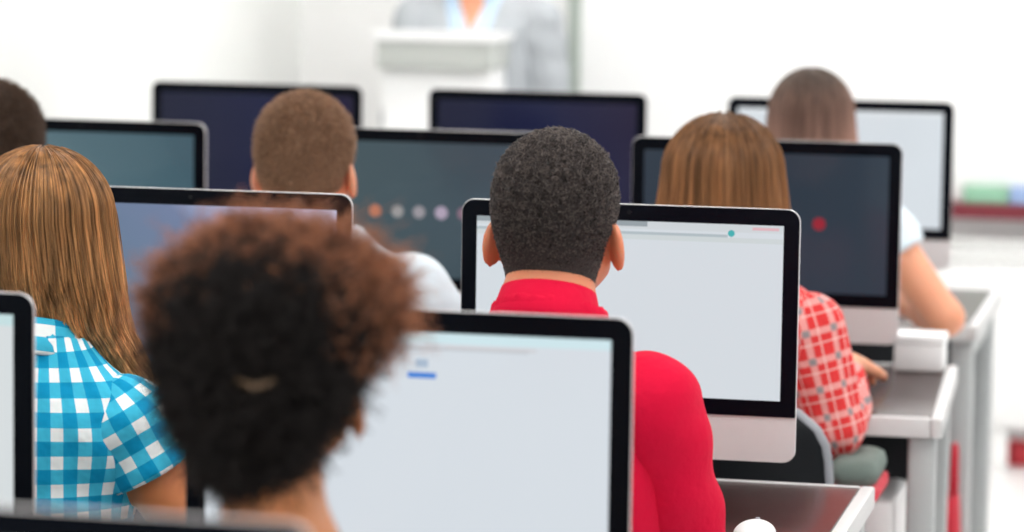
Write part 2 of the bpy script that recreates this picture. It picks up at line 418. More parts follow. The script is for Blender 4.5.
class Person:
    def __init__(s, label, loc, rz=0, sc=1.0, head=(0, .10, 1.24), hrot=(0, 0, 0), hs=1.0, dz=0.0, sh=(.165, .03, .985),
                 larm=((-.225, .10, .785), (-.14, .33, .80)), rarm=((.225, .10, .785), (.14, .33, .80)), skin='skin_tan',
                 legs=None, group='students at the computers', waist_lean=0.0, female=False, splay=.12, handdir=None, shx=0.0, nup=0.0, earz=0.0):
        s.sc, s.hs, s.h = sc, hs, .0055
        s.hc = np.array(head, float); s.R = rotm(*hrot); s.rng = rng; s.shx = shx
        z = lambda p: np.array((p[0]+shx*min(max((p[2]-.6)/.4, 0), 1), p[1], p[2]+dz))
        s.pel, s.bel, s.che = z((0, 0, .56)), z((0, .015, .72)), z((0, .03, .87))
        s.c7, s.tr = z((0, .035, sh[2]+.070+nup)), z((0, .045, sh[2]+.10+nup))
        s.S = {q: z((q*sh[0], sh[1], sh[2])) for q in (-1, 1)}
        s.E = {-1: np.array(larm[0], float), 1: np.array(rarm[0], float)}; s.W = {-1: np.array(larm[1], float), 1: np.array(rarm[1], float)}
        s.handdir = handdir or {}
        s.f = .9 if female else 1.0
        legs = legs or ((splay, .42, .50), (splay, .40, .09))
        s.hip = {q: z((q*.088, .0, .545)) for q in (-1, 1)}
        s.K = {q: np.array((q*legs[0][0], legs[0][1], legs[0][2])) for q in (-1, 1)}
        s.A = {q: np.array((q*legs[1][0], legs[1][1], legs[1][2])) for q in (-1, 1)}
        pts = np.array([s.hc+.17, s.hc-.17, s.pel-.2, s.pel+.2, s.S[1]+.1, s.S[-1]-.1]+[p+.14 for d in (s.E, s.W, s.K, s.A) for p in d.values()]+[p-.14 for d in (s.E, s.W, s.K, s.A) for p in d.values()])
        s.lo, s.hi = pts.min(0)-.08, pts.max(0)+.08; s.lo[2] = -.02
        F = Field(s.lo, s.hi, s.h)
        s.torso(F); s.arms(F); s.leg(F)
        top = s.hc+s.R@np.array((0, -.025, -.05))*hs
        F.cone(s.c7-np.array((0, .005, .03)), top, .060*s.f, .054*s.f, .025)
        head_prims(F, s.hc, s.R, hs)
        for q in (-1, 1):
            d = s.handdir.get(q, s.W[q]-s.E[q])
            hand(F, s.W[q], d, s.handdir.get(('n', q), (0, 0, -1)), q, .98*sc*s.f**.5)
        v, f = F.mesh()
        s.o = link_mesh('person', v, f, M[skin]); s.o.location = loc; s.o.rotation_euler.z = rz
        tag(s.o, label, 'person', group)
        for q in (-1, 1):
            e = Field(s.hc-.2, s.hc+.2, .004); e.ell(s.hc+s.R@np.array((q*.031, .081, .005))*hs, (.0125,)*3); ev, ef = e.mesh()
            link_mesh('eye', ev, ef, M['eye'], s.o)
    def torso(s, F, t=0.0, k=.03):
        f = s.f
        F.ell(s.pel, (.168+t, .120+t, .13+t), k)
        F.ell(s.bel, (.142*f+t, .105+t, .18+t), k)
        F.ell(s.che, (.160*f+t, .112*f+t, .17+t), k)
        a, b = s.S[-1]*.86+s.S[1]*.14, s.S[1]*.86+s.S[-1]*.14
        F.cone(a, b, .062+t, .062+t, .05)
        for q in (-1, 1): F.cone(s.S[q]*.75+s.S[-q]*.25+np.array((0, 0, .018)), s.tr, .045+t, .052*f+t, .035)
    def arms(s, F, t=0.0, sides=(-1, 1), frac=1.0, low=True):
        for q in sides:
            S, E, W = s.S[q], s.E[q], s.W[q]
            F.cone(S, S+(E-S)*frac, .058*s.f+t, (.058+(.042-.058)*frac)*s.f+t, .03)
            if low and frac >= 1:
                m = E*.7+W*.3
                F.cone(E, m, .040*s.f+t, .042*s.f+t, .02); F.cone(m, W, .041*s.f+t, .0265*s.f+t, .02)
    def leg(s, F, t=0.0):
        for q in (-1, 1):
            F.cone(s.hip[q], s.K[q], .085+t, .060+t, .03); F.cone(s.K[q], s.K[q]*.6+s.A[q]*.4, .056+t, .054+t, .03)
            F.cone(s.K[q]*.6+s.A[q]*.4, s.A[q], .054+t, .038+t, .02)
            if t == 0:
                F.cone(s.A[q]+np.array((0, -.02, -.04)), s.A[q]+np.array((0, .14, -.055)), .035, .026, .02)
    def cloth_uv(s, v, axis=None):
        if axis is None:
            return np.stack([np.arctan2(v[:, 0]-s.shx, -(v[:, 1]-.09))*.19, v[:, 2]], 1)
        p, d = axis; d = unit(d); r = v-p; al = r@d
        a = unit(np.cross(d, (0, 1, 0))); b = np.cross(d, a); q = r-al[:, None]*d
        return np.stack([np.arctan2(q@a, q@b)*.062+.01, al+.01], 1)
    def shirt(s, mat, hem=.64, sleeve=.55, long=False, t=.009, collar=True, neck=.07, cmat=None, uv=False, cr=1.0, vcut=None, name='shirt', sleeves=True, fold=.0022, cuff=.02):
        F = Field(s.lo, s.hi, s.h); s.torso(F, t, .035)
        c7 = s.c7
        ax = unit((s.hc+s.R@np.array((0, -.025, -.05))*s.hs)-(c7-np.array((0, .005, .03))))
        top = c7+ax*.034
        F.cone(c7-np.array((0, .005, .03)), top+ax*.01, .060*s.f+t, .058*s.f+t*.7, .03)
        if fold:
            F.ripple(lambda X, Y, Z: fold*(np.sin(38*Z+14*X+3*np.sin(9*X+5*Y))*np.sin(11*X+23*Y+2*np.sin(13*Z))+.6*np.sin(60*Z-45*np.abs(X-s.shx)+8*Y)*np.sin(17*X-9*Z)))
        F.cut(lambda X, Y, Z: (hem+.006*np.sin(20*X+12*Y)-Z))
        def neck_cut(X, Y, Z):
            x, y, z = X-top[0], Y-top[1], Z-top[2]; al = x*ax[0]+y*ax[1]+z*ax[2]
            return (al+(.022 if collar else 0)-.9*np.maximum(np.sqrt(np.maximum(x*x+y*y+z*z-al*al, 0))-.055, 0))*.75
        F.cut(neck_cut)
        if vcut: F.cut(vcut)
        v, f = F.mesh()
        sh = link_mesh(name, v, f, M[mat], s.o, uv=s.cloth_uv(v) if uv else None)
        if sleeves:
            for q in (-1, 1):
                F = Field(s.lo, s.hi, s.h)
                S, E, W = s.S[q], s.E[q], s.W[q]
                if long:
                    s.arms(F, t+.006, (q,), 1.0)
                    end, d = W-unit(W-E)*cuff, unit(W-E)
                    F.cut(lambda X, Y, Z: np.minimum((X-end[0])*d[0]+(Y-end[1])*d[1]+(Z-end[2])*d[2], .2))
                else:
                    s.arms(F, t+.010, (q,), min(sleeve+.3, 1), False)
                    end, d = S+(E-S)*sleeve, unit(E-S)
                    F.cut(lambda X, Y, Z: (X-end[0])*d[0]+(Y-end[1])*d[1]+(Z-end[2])*d[2])
                ph = 2.0*q
                F.ripple(lambda X, Y, Z: (fold+.0018)*np.sin(55*(X*d[0]+Y*d[1]+Z*d[2])+20*X+ph)*np.sin(30*Y+18*Z+ph))
                v, f = F.mesh()
                link_mesh('sleeve', v, f, M[mat], s.o, uv=s.cloth_uv(v, (S, E-S)) if uv else None)
        if collar:
            m = MB(); rings = []; u = unit(np.cross(ax, (1, 0, 0))); w = np.cross(u, ax)
            prof = ((.064, -.004), (.063, .030), (.0655, .036), (.069, .034), (.078, .004), (.084, -.014), (.080, -.018), (.070, .0))
            for i in range(29):
                a = math.radians(-62+ (304)*i/28)      # gap at the throat
                e = (-math.cos(a+PI/2)*w*0+math.cos(a)*np.array((1.0, 0, 0))-math.sin(a)*np.cross(ax, (1, 0, 0)))
                ey = np.array((e[0]*1.0, e[1]*1.05, e[2]))
                rings.append([tuple(top-ax*.018+ey*(r*cr*s.f**.5)+ax*zz) for r, zz in prof])
            # orientation: the opening faces forward (+y)
            m.loft(rings); co = m.build('collar', M[cmat or mat], s.o, smooth=True)
            cu = np.array([(.0053*1.06*i*1.35+.004, zz+.3) for i in range(29) for r, zz in prof], np.float32)
            lay = co.data.uv_layers.new(name='UVMap'); vi = np.empty(len(co.data.loops), dtype=np.int32); co.data.loops.foreach_get('vertex_index', vi)
            lay.data.foreach_set('uv', cu[vi].ravel())
        return sh
    def trousers(s, mat, shoe='shoe', top=.70):
        F = Field(s.lo, s.hi, .007)
        F.ell(s.pel, (.180, .132, .14), .03); F.ell(s.bel, (.150*s.f, .114, .185), .03); s.leg(F, .011)
        F.ripple(lambda X, Y, Z: .0025*np.sin(30*Y+22*Z)*np.sin(25*X+12*Z))
        F.cut(lambda X, Y, Z: Z-top); F.cut(lambda X, Y, Z: s.A[1][2]-.03-Z)
        v, f = F.mesh(); link_mesh('trousers', v, f, M[mat], s.o)
        for q in (-1, 1):
            a = s.A[q]; F = Field(a-.2, a+.3, .006)
            F.cone(a+np.array((0, -.025, -.045)), a+np.array((0, .15, -.055)), .045, .036, .02); F.cone(a+np.array((0, -.01, 0)), a+np.array((0, -.015, -.05)), .046, .046, .02)
            F.cut(lambda X, Y, Z: .004-Z); F.cut(lambda X, Y, Z: Z-(a[2]+.01))
            v, f = F.mesh(); link_mesh('shoe', v, f, M[shoe], s.o)
    # ---- hair
    def short_hair(s, base, strand, n=12000, thick=.006, length=(.004, .009), curl=.0, top_only=None, line=(-.022, .95), jit=.5, rad=.0005, rnd=5.0, nape=0):
        F = Field(s.hc-.2, s.hc+.2, .004)
        head_prims(F, s.hc, s.R, s.hs, True, thick)
        R, hc, hs = s.R, s.hc, s.hs
        if nape: F.cone(s.c7-np.array((0, .005, .03)), hc+R@np.array((0, -.025, -.05))*hs, .060*s.f+nape, .054*s.f+nape, .025)
        def loc(X, Y, Z):
            x, y, z = X-hc[0], Y-hc[1], Z-hc[2]
            return [(R[0, i]*x+R[1, i]*y+R[2, i]*z)/hs for i in range(3)]
        def keep(X, Y, Z):
            x, y, z = loc(X, Y, Z)
            d = (line[0]+line[1]*y-z+rnd*x*x*np.clip(-y*14, 0, 1)+.010*np.sin(30*x+1)*.4)*.7
            ear = .030-np.sqrt((np.abs(x)-.082)**2+(y+.004)**2+(z+.032)**2)
            return np.maximum(np.maximum(d, ear), -.112-z)*hs
        F.cut(keep)
        v, f = F.mesh()
        b = link_mesh('hair', v, f, base, s.o)
        p, nr = sample(v, f, n, keep=lambda c: (np.linalg.norm((c-hc)/hs-np.array((0, -.014, .02)), axis=1) > .06))
        lz = ((p-hc)@R)[:, 2]/hs
        w = np.clip((lz+.06)/.14, 0, 1)
        L = (length[0]+(length[1]-length[0])*w)*(.6+.8*rng.random(n))
        k = 6; d = unit(nr+jit*rng.normal(size=(n, 3))+np.array((0, -.2, -.25)))
        P = np.zeros((n, k, 3)); t = np.linspace(0, 1, k)
        if curl:
            a = unit(np.cross(d, rng.normal(size=(n, 3)))); c = np.cross(d, a); ph = rng.random(n)*6.28; tw = rng.normal(size=n)*1.5+7
            for i in range(k):
                P[:, i] = p-.001*nr+d*(L*t[i])[:, None]+curl*w[:, None]*((np.cos(ph+tw*t[i])-np.cos(ph))[:, None]*a+(np.sin(ph+tw*t[i])-np.sin(ph))[:, None]*c)
        else:
            g = np.array((0, -.25, -.5))
            for i in range(k): P[:, i] = p-.001*nr+d*(L*t[i])[:, None]+g*(L*t[i]**2*.5)[:, None]
        strands('strands', P, rad, rad*.6, strand, b)
        return b
    def long_hair(s, base, strand, dome, sect, zend, n=5000, th=(155, 385), wav=.006, rad=.0008, part=0.0, fly=0.03, k=26, cvar=.05, nape=None):
        """dome=(cz,a,b,c) around head centre; sect rows (z, cx, cy, a, b) downwards; zend(theta)->z where the strands end"""
        cz, A, B, Cc = dome; sect = np.array(sect, float); hx, hy = s.hc[0], s.hc[1]
        zc = s.hc[2]+cz
        def env(z):
            return [np.interp(-z, -sect[:, 0], sect[:, i]) for i in range(1, 5)]
        # solid base under the strands
        nz, na = 40, 48; rings = []
        zlow = min(zend(np.radians(np.linspace(th[0], th[1], 9))).max()+.0, zc-.05)
        for i in range(14):
            ph = (i+.5)/14*PI/2; q = .94
            rings.append([(hx+q*A*math.sin(ph)*math.cos(t), hy-.014+q*B*math.sin(ph)*math.sin(t)*(1 if math.sin(t) < 0 else .72), zc+q*Cc*math.cos(ph)) for t in np.linspace(0, 2*PI, na, endpoint=False)])
        for z in np.linspace(zc, zlow, 22):
            cx, cy, a, b = env(z); q = .92*(1-.0*(zc-z))
            rings.append([(hx+cx+q*a*math.cos(t), hy+cy+q*b*math.sin(t)*(1 if math.sin(t) < 0 else .45), z) for t in np.linspace(0, 2*PI, na, endpoint=False)])
        m = MB(); m.loft(rings[::-1]); bo = m.build('hair', base, s.o, smooth=True)
        tht = np.radians(rng.uniform(th[0], th[1], n)); r = 1+cvar*rng.normal(size=n)*.5-.04*rng.random(n)
        ze = zend(tht)+rng.normal(size=n)*.018-.02*rng.random(n)*0
        ph0 = rng.uniform(.02, .35, n)
        P = np.zeros((n, k, 3)); w1, w2, w3 = rng.random((3, n))*6.28; fr = rng.uniform(8, 22, n)
        kd = 9; ct, st = np.cos(tht), np.sin(tht)
        f1 = rng.normal(size=n)*fly*.3
        lump = .012*np.sin(9*tht+1.3)+.008*np.sin(17*tht+.4)
        clump = np.round(tht*14)/14+.0
        for i in range(kd):
            ph = ph0+(PI/2-ph0)*i/kd
            x = A*np.sin(ph)*ct*(r+lump*np.sin(ph)); y = B*np.sin(ph)*np.where(st < 0, st, st*.8)*(r+lump*np.sin(ph)); z = Cc*np.cos(ph)*(r)
            x = x+part*np.cos(ph)
            P[:, i] = np.stack([hx+x, hy-.014+y, zc+z], 1)
        for i in range(kd, k):
            u = (i-kd)/(k-1-kd); z = zc+(ze-zc)*u
            cx, cy, a, b = env(z)
            amp = wav*u*(.5+rng.random(n)*.0)
            tc = tht+(clump-tht)*.6*u
            P[:, i] = np.stack([hx+cx+a*(r+lump)*np.cos(tc)+amp*np.sin(fr*u*.6+w1)+f1*u*u, hy+cy+b*(r+lump)*np.sin(tc)+amp*np.cos(fr*u*.5+w2), z], 1)
        strands('strands', P, rad, rad*.45, strand, bo)
        return bo


# ---------------------------------------------------------------- the setting
Wy, Lx, Rx, Cz = 10.02, -2.83, 2.6, 2.85
m = MB(); m.box((Lx-.1, -1.6, -.1), (Rx, Wy+.1, 0), .002); tag(m.build('floor', M['floor']), kind='structure')
m = MB(); m.box((Lx-.1, Wy, 0), (Rx, Wy+.12, Cz), .002); tag(m.build('wall_front', M['wall']), kind='structure')
m = MB(); m.box((Lx-.12, -1.6, 0), (Lx, Wy, Cz), .002); tag(m.build('wall_left', M['wall_left']), kind='structure')
m = MB(); m.box((Lx-.1, -1.6, Cz), (Rx, Wy+.1, Cz+.1), .002); tag(m.build('ceiling', M['ceiling']), kind='structure')
m = MB(); m.box((Lx+.003, Wy-.018, 0), (Rx, Wy, .075), .004); tag(m.build('baseboard_front', M['red_base']), kind='structure')
m = MB(); m.box((Lx, -1.6, 0), (Lx+.018, Wy-.02, .075), .004); tag(m.build('baseboard_left', M['red_base']), kind='structure')

# whiteboard with frame and dark red tray
wb = empty('whiteboard', (-.2, Wy-.003, .78)); tag(wb, 'large white enamel whiteboard with pale aluminium frame on the front wall', 'whiteboard')
m = MB(); m.box((-1.76, -.016, .0), (1.76, 0, 1.42), .003); m.build('writing_surface', M['board'], wb)
for nm, lo, hi in (('frame', (-1.795, -.030, -.03), (-1.755, 0, 1.45)), ('frame', (1.755, -.030, -.03), (1.795, 0, 1.45)), ('frame', (-1.755, -.030, 1.415), (1.755, 0, 1.45))):
    m = MB(); m.box(lo, hi, .006); tag(m.build(nm, M['alu_frame'], wb), 'grey green aluminium frame')
m = MB(); m.box((-.70, -.085, -.046), (1.76, -.0, -.008), .006); m.box((-.70, -.085, -.010), (1.76, -.078, .0), .003); tag(m.build('tray', M['red_paint'], wb), 'dark red tray')
for nm, x0, x1, mt, lb in (('card_box', -.80, -.672, 'green_card', 'small green card box standing on the red whiteboard tray'),
                           ('card_box', -.665, -.56, 'blue_card', 'small blue card box standing on the red whiteboard tray')):
    e = empty(nm, ((x0+x1)/2, Wy-.051, .7725)); w = (x1-x0)/2
    m = MB(); m.box((-w, -.024, 0), (w, .024, .042), .003); m.build('body', M[mt], e)
    m = MB(); m.box((-w-.001, -.025, .042), (w+.001, .025, .055), .003); m.build('lid', M[mt], e)
    tag(e, lb, 'box')

# radiator below the board
rd = empty('radiator', (-.1, Wy-.003, 0)); tag(rd, 'long white panel radiator low on the wall under the whiteboard', 'radiator')
m = MB()
m.box((-.80, -.12, .13), (1.2, -.03, .66), .01)
for i in range(33):
    x = -.77+i*.06; m.box((x, -.128, .17), (x+.032, -.118, .585), .004)
m.build('panel', M['radiator'], rd)
m = MB(); m.box((-.81, -.13, .66), (1.21, -.02, .675), .004)
for i in range(60): m.box((-.78+i*.033, -.133, .615), (-.78+i*.033+.02, -.119, .64), .002)
m.build('grille', M['grille'], rd)
for x in (-.6, 1.0):
    m = MB(); m.box((x, -.1, 0), (x+.05, -.05, .13), .004); m.build('foot', M['radiator'], rd)

# unseen ceiling lights; row nearest the board added to wash the front wall
M['lamp'] = None
lm, ln, ll, lo_ = new_mat('lamp_diffuser'); em = ln.new('ShaderNodeEmission'); em.inputs['Color'].default_value = (1, .985, .96, 1); em.inputs['Strength'].default_value = 11
ll.new(em.outputs[0], lo_.inputs[0]); M['lamp'] = lm
first = None
for j, y in enumerate((1.2, 4.2, 7.0, 8.9)):
    for i, x in enumerate((-1.9, -.2, 1.5)):
        if first is None:
            first = empty('ceiling_light', (x, y, Cz))
            m = MB()
            for lo, hi in (((-.32, -.62, -.05), (-.29, .62, 0)), ((.29, -.62, -.05), (.32, .62, 0)), ((-.29, -.62, -.05), (.29, -.59, 0)), ((-.29, .59, -.05), (.29, .62, 0))): m.box(lo, hi, .004)
            m.build('frame', M['white_plastic'], first)
            m = MB(); m.box((-.288, -.588, -.04), (.288, .588, -.02), .004); m.build('diffuser', M['lamp'], first)
            o = first
        else:
            o = copy_tree(first); o.location = (x, y, Cz)
        tag(o, 'white ceiling light panel, %s row from front wall, %s' % (('fourth', 'third', 'second', 'added first')[j], ('by left wall', 'middle file', 'far file from left wall')[i]), 'ceiling light', 'ceiling light panels')

# ---------------------------------------------------------------- computers
def make_monitor():
    r = empty('computer_monitor', (0, 0, 0))
    W, T, Bt = .264, .45, .06
    ring = lambda y, k, n=7: [(x*k, y, (z-.27)*k+.27) for x, z in rrect(-W, Bt, W, T, .020, n)]
    m = MB(); m.loft([ring(0, .998), ring(.0012, 1), ring(.004, 1), ring(.009, .985), ring(.016, .95), ring(.034, .82), ring(.046, .62), ring(.052, .38)])
    m.build('casing', M['alu'], r)
    o = rrect(-W+.0012, Bt+.0705, W-.0012, T-.0010, .019, 7, (.019, .019, .0015, .0015))
    m = MB(); m.loft([[(x, -.0022, z) for x, z in o], [(x, .004, z) for x, z in o]]); m.build('bezel', M['glass_black'], r)
    hw, z0, z1 = .239, .1555, .4245
    link_mesh('screen', [(-hw, -.003, z0), (hw, -.003, z0), (hw, -.003, z1), (-hw, -.003, z1)], [(0, 1, 2, 3)], M['glass_black'], r, False, uv=[(0, 0), (1, 0), (1, 1), (0, 1)])
    # bent sheet stand
    prof = [(-.085, .0), (.085, .0), (.098, .012), (.072, .20), (.066, .20), (.088, .016), (.080, .008), (-.085, .008)]
    m = MB(); rings = []
    for x, q in ((-.085, .9), (-.08, 1), (.08, 1), (.085, .9)): rings.append([(x, y, z) for y, z in prof])
    m.loft(rings); m.build('stand', M['alu'], r)
    m = MB(); m.loft([[(.0035*math.cos(a), y, .4375+.0035*math.sin(a)) for a in np.linspace(0, 2*PI, 12, endpoint=False)] for y in (-.0028, -.001)]); m.build('camera', M['black_plastic'], r)
    return r

sw = srgb
S_off = screen_mat('screen_dark_navy', sw(30, 32, 62), strength=.9, ramp=(.2, [(0, sw(24, 28, 54)), (.5, sw(30, 34, 66)), (1, sw(34, 28, 58))]))
S = {
 'A1': screen_mat('screen_pale_browser', sw(214, 221, 228), [(0, 0, 1, .045, sw(206, 230, 236)), (0, .062, .8, .074, sw(190, 196, 202)), (.6, .055, .82, .066, sw(205, 205, 208)), (.505, .172, .575, .197, sw(62, 128, 214)), (.525, .115, .555, .150, sw(168, 186, 206))]),
 'A0': screen_mat('screen_pale_page', sw(214, 220, 222), [(0, 0, 1, .05, sw(196, 222, 224))]),
 'B': screen_mat('screen_grey_browser', sw(212, 219, 225), [(0, 0, 1, .045, sw(206, 212, 216)), (0, .0, .56, .030, sw(150, 160, 166)), (0, .06, .82, .076, sw(176, 188, 194)), (.0, .076, 1, .105, sw(204, 212, 214)), (.90, .014, .985, .030, sw(222, 178, 186))], [(.832, .052, .011, sw(70, 176, 178))]),
 'C': screen_mat('screen_slate_login', sw(52, 63, 74), (), [(.722, .50, .026, sw(150, 42, 56))], ramp=(.0, [(0, sw(46, 56, 68)), (1, sw(48, 60, 72))])),
 'E': screen_mat('screen_slate_accounts', sw(66, 80, 88), (), [(.312, .515, .026, sw(186, 118, 92)), (.408, .515, .026, sw(150, 148, 148)), (.50, .515, .026, sw(150, 146, 152)), (.595, .515, .027, sw(172, 158, 178)), (.69, .515, .026, sw(140, 110, 128))], ramp=(.2, [(0, sw(66, 84, 90)), (1, sw(62, 74, 86))])),
 'F': screen_mat('screen_blue_lavender', sw(110, 126, 152), (), (), ramp=(.55, [(0, sw(100, 122, 146)), (.42, sw(112, 126, 158)), (.72, sw(196, 200, 232)), (1, sw(206, 208, 238))])),  # turns from blue to pale lavender towards the upper right
 'G': screen_mat('screen_teal_wallpaper', sw(80, 106, 114), (), (), ramp=(.3, [(0, sw(96, 122, 130)), (.5, sw(78, 104, 114)), (1, sw(66, 92, 104))])),
 'D': screen_mat('screen_pale_document', sw(216, 223, 229), [(0, 0, 1, .04, sw(226, 232, 236))]),
 'Z': screen_mat('screen_dim_desktop', sw(90, 96, 104), [(0, 0, 1, .04, sw(120, 126, 130))]),
 'N': S_off,
}
ROW = {'Z': 2.455, 'A': 3.749, 'B': 5.114, 'C': 6.525, 'D': 7.86}
mons = [('A1', 'A', -.931, 'A1', 'black-rimmed monitor with pale browser page directly behind the curly dark hair'),
        ('A0', 'A', -1.645, 'A0', 'black-rimmed monitor whose lit right edge covers the blue gingham shirt'),
        ('B', 'B', -.920, 'B', 'silver-chinned monitor with pale browser page in front of the red shirt'),
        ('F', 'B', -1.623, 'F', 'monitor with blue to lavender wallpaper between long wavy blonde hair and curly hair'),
        ('C', 'C', -.907, 'C', 'dark slate monitor with one red dot in front of the red plaid shirt'),
        ('E', 'C', -1.597, 'E', 'dark slate monitor with a row of round icons in front of the white shirt'),
        ('G', 'C', -2.303, 'G', 'teal-grey screened monitor nearest the left wall, above the wavy blonde hair'),
        ('D', 'D', -.922, 'D', 'pale screened monitor before the bare-armed woman, nearest the whiteboard tray'),
        ('N1', 'D', -1.640, 'N', 'dark navy screened monitor in front of the lectern'),
        ('N2', 'D', -2.330, 'N', 'dark navy screened monitor by the wall corner behind the cropped brown head'),
        ('Z', 'Z', -.945, 'Z', 'blurred dark monitor whose top edge lies across the bottom of the view')]
mon0 = None
DT = .75
for nm, row, x, sc, lb in mons:
    if mon0 is None: mon0 = make_monitor(); o = mon0
    else: o = copy_tree(mon0)
    o.location = (x, ROW[row], DT)
    tag(o, lb, 'monitor', 'desktop monitors')
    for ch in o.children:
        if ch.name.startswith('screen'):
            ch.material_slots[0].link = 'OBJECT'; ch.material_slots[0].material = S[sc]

# ---------------------------------------------------------------- desks
def make_desk(w, d=.70):
    r = empty('classroom_desk', (0, 0, 0)); x = w/2
    m = MB(); m.box((-x+.022, -d+.022, DT-.030), (x-.022, -.012, DT), .002); m.build('tabletop', M['wood'], r)
    m = MB()
    m.box((-x, -d, DT-.034), (-x+.022, 0, DT+.001), .004); m.box((x-.022, -d, DT-.034), (x, 0, DT+.001), .004)
    m.box((-x+.022, -d, DT-.034), (x-.022, -d+.022, DT+.001), .004); m.box((-x+.022, -.012, DT-.034), (x-.022, 0, DT+.001), .004)
    m.build('edge_band', M['edge'], r)
    for sx in (-1, 1):
        for yy in (-d+.03, -.08):
            a = sx*(x-.012); b = a-sx*.05
            m = MB(); m.box((min(a, b), yy, 0), (max(a, b), yy+.05, DT-.034), .006); m.build('leg', M['leg_metal'], r)
        m = MB(); a = sx*(x-.022); b = a-sx*.03
        m.box((min(a, b), -d+.08, DT-.09), (max(a, b), -.08, DT-.036), .004); m.build('side_rail', M['leg_metal'], r)
    m = MB(); m.box((-x+.062, -.060, DT-.36), (x-.062, -.042, DT-.036), .003); tag(m.build('modesty_panel', M['black_plastic'], r), 'black modesty panel')
    return r
wide = make_desk(1.43); narrow = make_desk(.74)
words = {'Z': 'closest to the viewer', 'A': 'under the monitor behind the curly hair', 'B': 'in front of the red shirt', 'C': 'under the hand of the plaid shirt', 'D': 'in front of the bare-armed woman'}
words2 = {'B': 'left of the wavy blonde hair', 'C': 'under the teal-grey screen by the left wall', 'D': 'in the wall corner before the lectern'}
uw = un = False
for row, y in ROW.items():
    o = copy_tree(wide) if uw else wide; uw = True
    o.location = (-.55-.715, y+.17, 0)
    if row == 'C':
        t = math.radians(2.6); o.rotation_euler.z = t
        o.location = (-.508-(.715*math.cos(t)+.70*math.sin(t)), 6.0-(.715*math.sin(t)-.70*math.cos(t)), 0)
    tag(o, 'dark wood desk with pale grey edge band ' + words[row], 'desk', 'classroom desks')
    if row in words2:
        o = copy_tree(narrow) if un else narrow; un = True
        o.location = (-2.0-.377, y+(.17 if row != 'C' else .105), 0); tag(o, 'short dark wood desk with pale grey edge ' + words2[row], 'desk', 'classroom desks')

# ---------------------------------------------------------------- chairs
def make_chair():
    r = empty('classroom_chair', (0, 0, 0))     # faces +y, origin under the seat centre
    # curved backrest
    def sheet(off):
        g = []
        for j in range(15):
            v = j/14; z = .47+.40*v
            hw = .245*(1-.10*v)*(1-max(0, (v-.72)/.28)**2.6*.42)*(1-max(0, (.10-v)/.10)**2*.2)
            g.append([(hw*u, -.235-.05*v+.075*u*u+off*(1-.0*u), z-.018*v*u*u*2) for u in np.linspace(-1, 1, 21)])
        return g
    a, b = sheet(0), sheet(.016); m = MB(); nr, nc = 15, 21
    v = [p for row in a for p in row]+[p for row in b for p in row]; f = []; O = nr*nc
    for j in range(nr-1):
        for i in range(nc-1):
            q = (j*nc+i, j*nc+i+1, (j+1)*nc+i+1, (j+1)*nc+i); f.append(q); f.append(tuple(O+k for k in q[::-1]))
    bd = [i for i in range(nc)]+[j*nc+nc-1 for j in range(1, nr)]+[(nr-1)*nc+i for i in range(nc-2, -1, -1)]+[j*nc for j in range(nr-2, 0, -1)]
    for k in range(len(bd)):
        p, q = bd[k], bd[(k+1) % len(bd)]; f.append((q, p, O+p, O+q))
    m.add(v, f); m.build('backrest', M['black_plastic'], r, smooth=True)
    m = MB(); m.tube([tuple((np.array(v[k])+np.array(v[O+k]))/2) for k in bd], .0105, 8, True); m.build('rim', M['grey_rim'], r, smooth=True)
    m = MB(); rg = lambda z, e: [(x, y, z+.012*math.cos(x*6)) for x, y in rrect(-.21+e, -.20+e, .21-e, .21-e, .06, 6)]
    m.loft([rg(.395, .02), rg(.400, .004), rg(.415, 0), rg(.432, .006), rg(.437, .03)]); m.build('seat', M['grey_cushion'], r, smooth=True)
    for sx in (-1, 1):
        m = MB(); m.tube([(sx*.17, .16, .395), (sx*.19, .19, .2), (sx*.20, .21, .0)], .012); m.build('leg', M['leg_metal'], r, smooth=True)
        m = MB(); m.tube([(sx*.17, -.16, .395), (sx*.19, -.20, .2), (sx*.20, -.23, .0)], .012); m.build('leg', M['leg_metal'], r, smooth=True)
        m = MB(); m.tube([(sx*.10, -.15, .40), (sx*.10, -.225, .42), (sx*.10, -.245, .50), (sx*.10, -.27, .66)], .011); m.build('back_support', M['leg_metal'], r, smooth=True)
    return r
def arm_pads(r):
    for sx in (-1, 1):
        m = MB(); m.tube([(sx*.20, .05, .40), (sx*.255, .05, .43), (sx*.26, .04, .65)], .013); m.build('arm_post', M['leg_metal'], r, smooth=True)
        a = (sx*.258-.042, sx*.258+.042)
        m = MB(); m.box((a[0], -.07, .665), (a[1], .12, .712), .022); pd = m.build('arm_pad', M['grey_cushion'], r, smooth=True)
        m = MB(); m.box((a[0]-.002, -.072, .642), (a[1]+.002, .122, .668), .008); tag(m.build('trim', M['red_paint2'], pd), 'red trim')
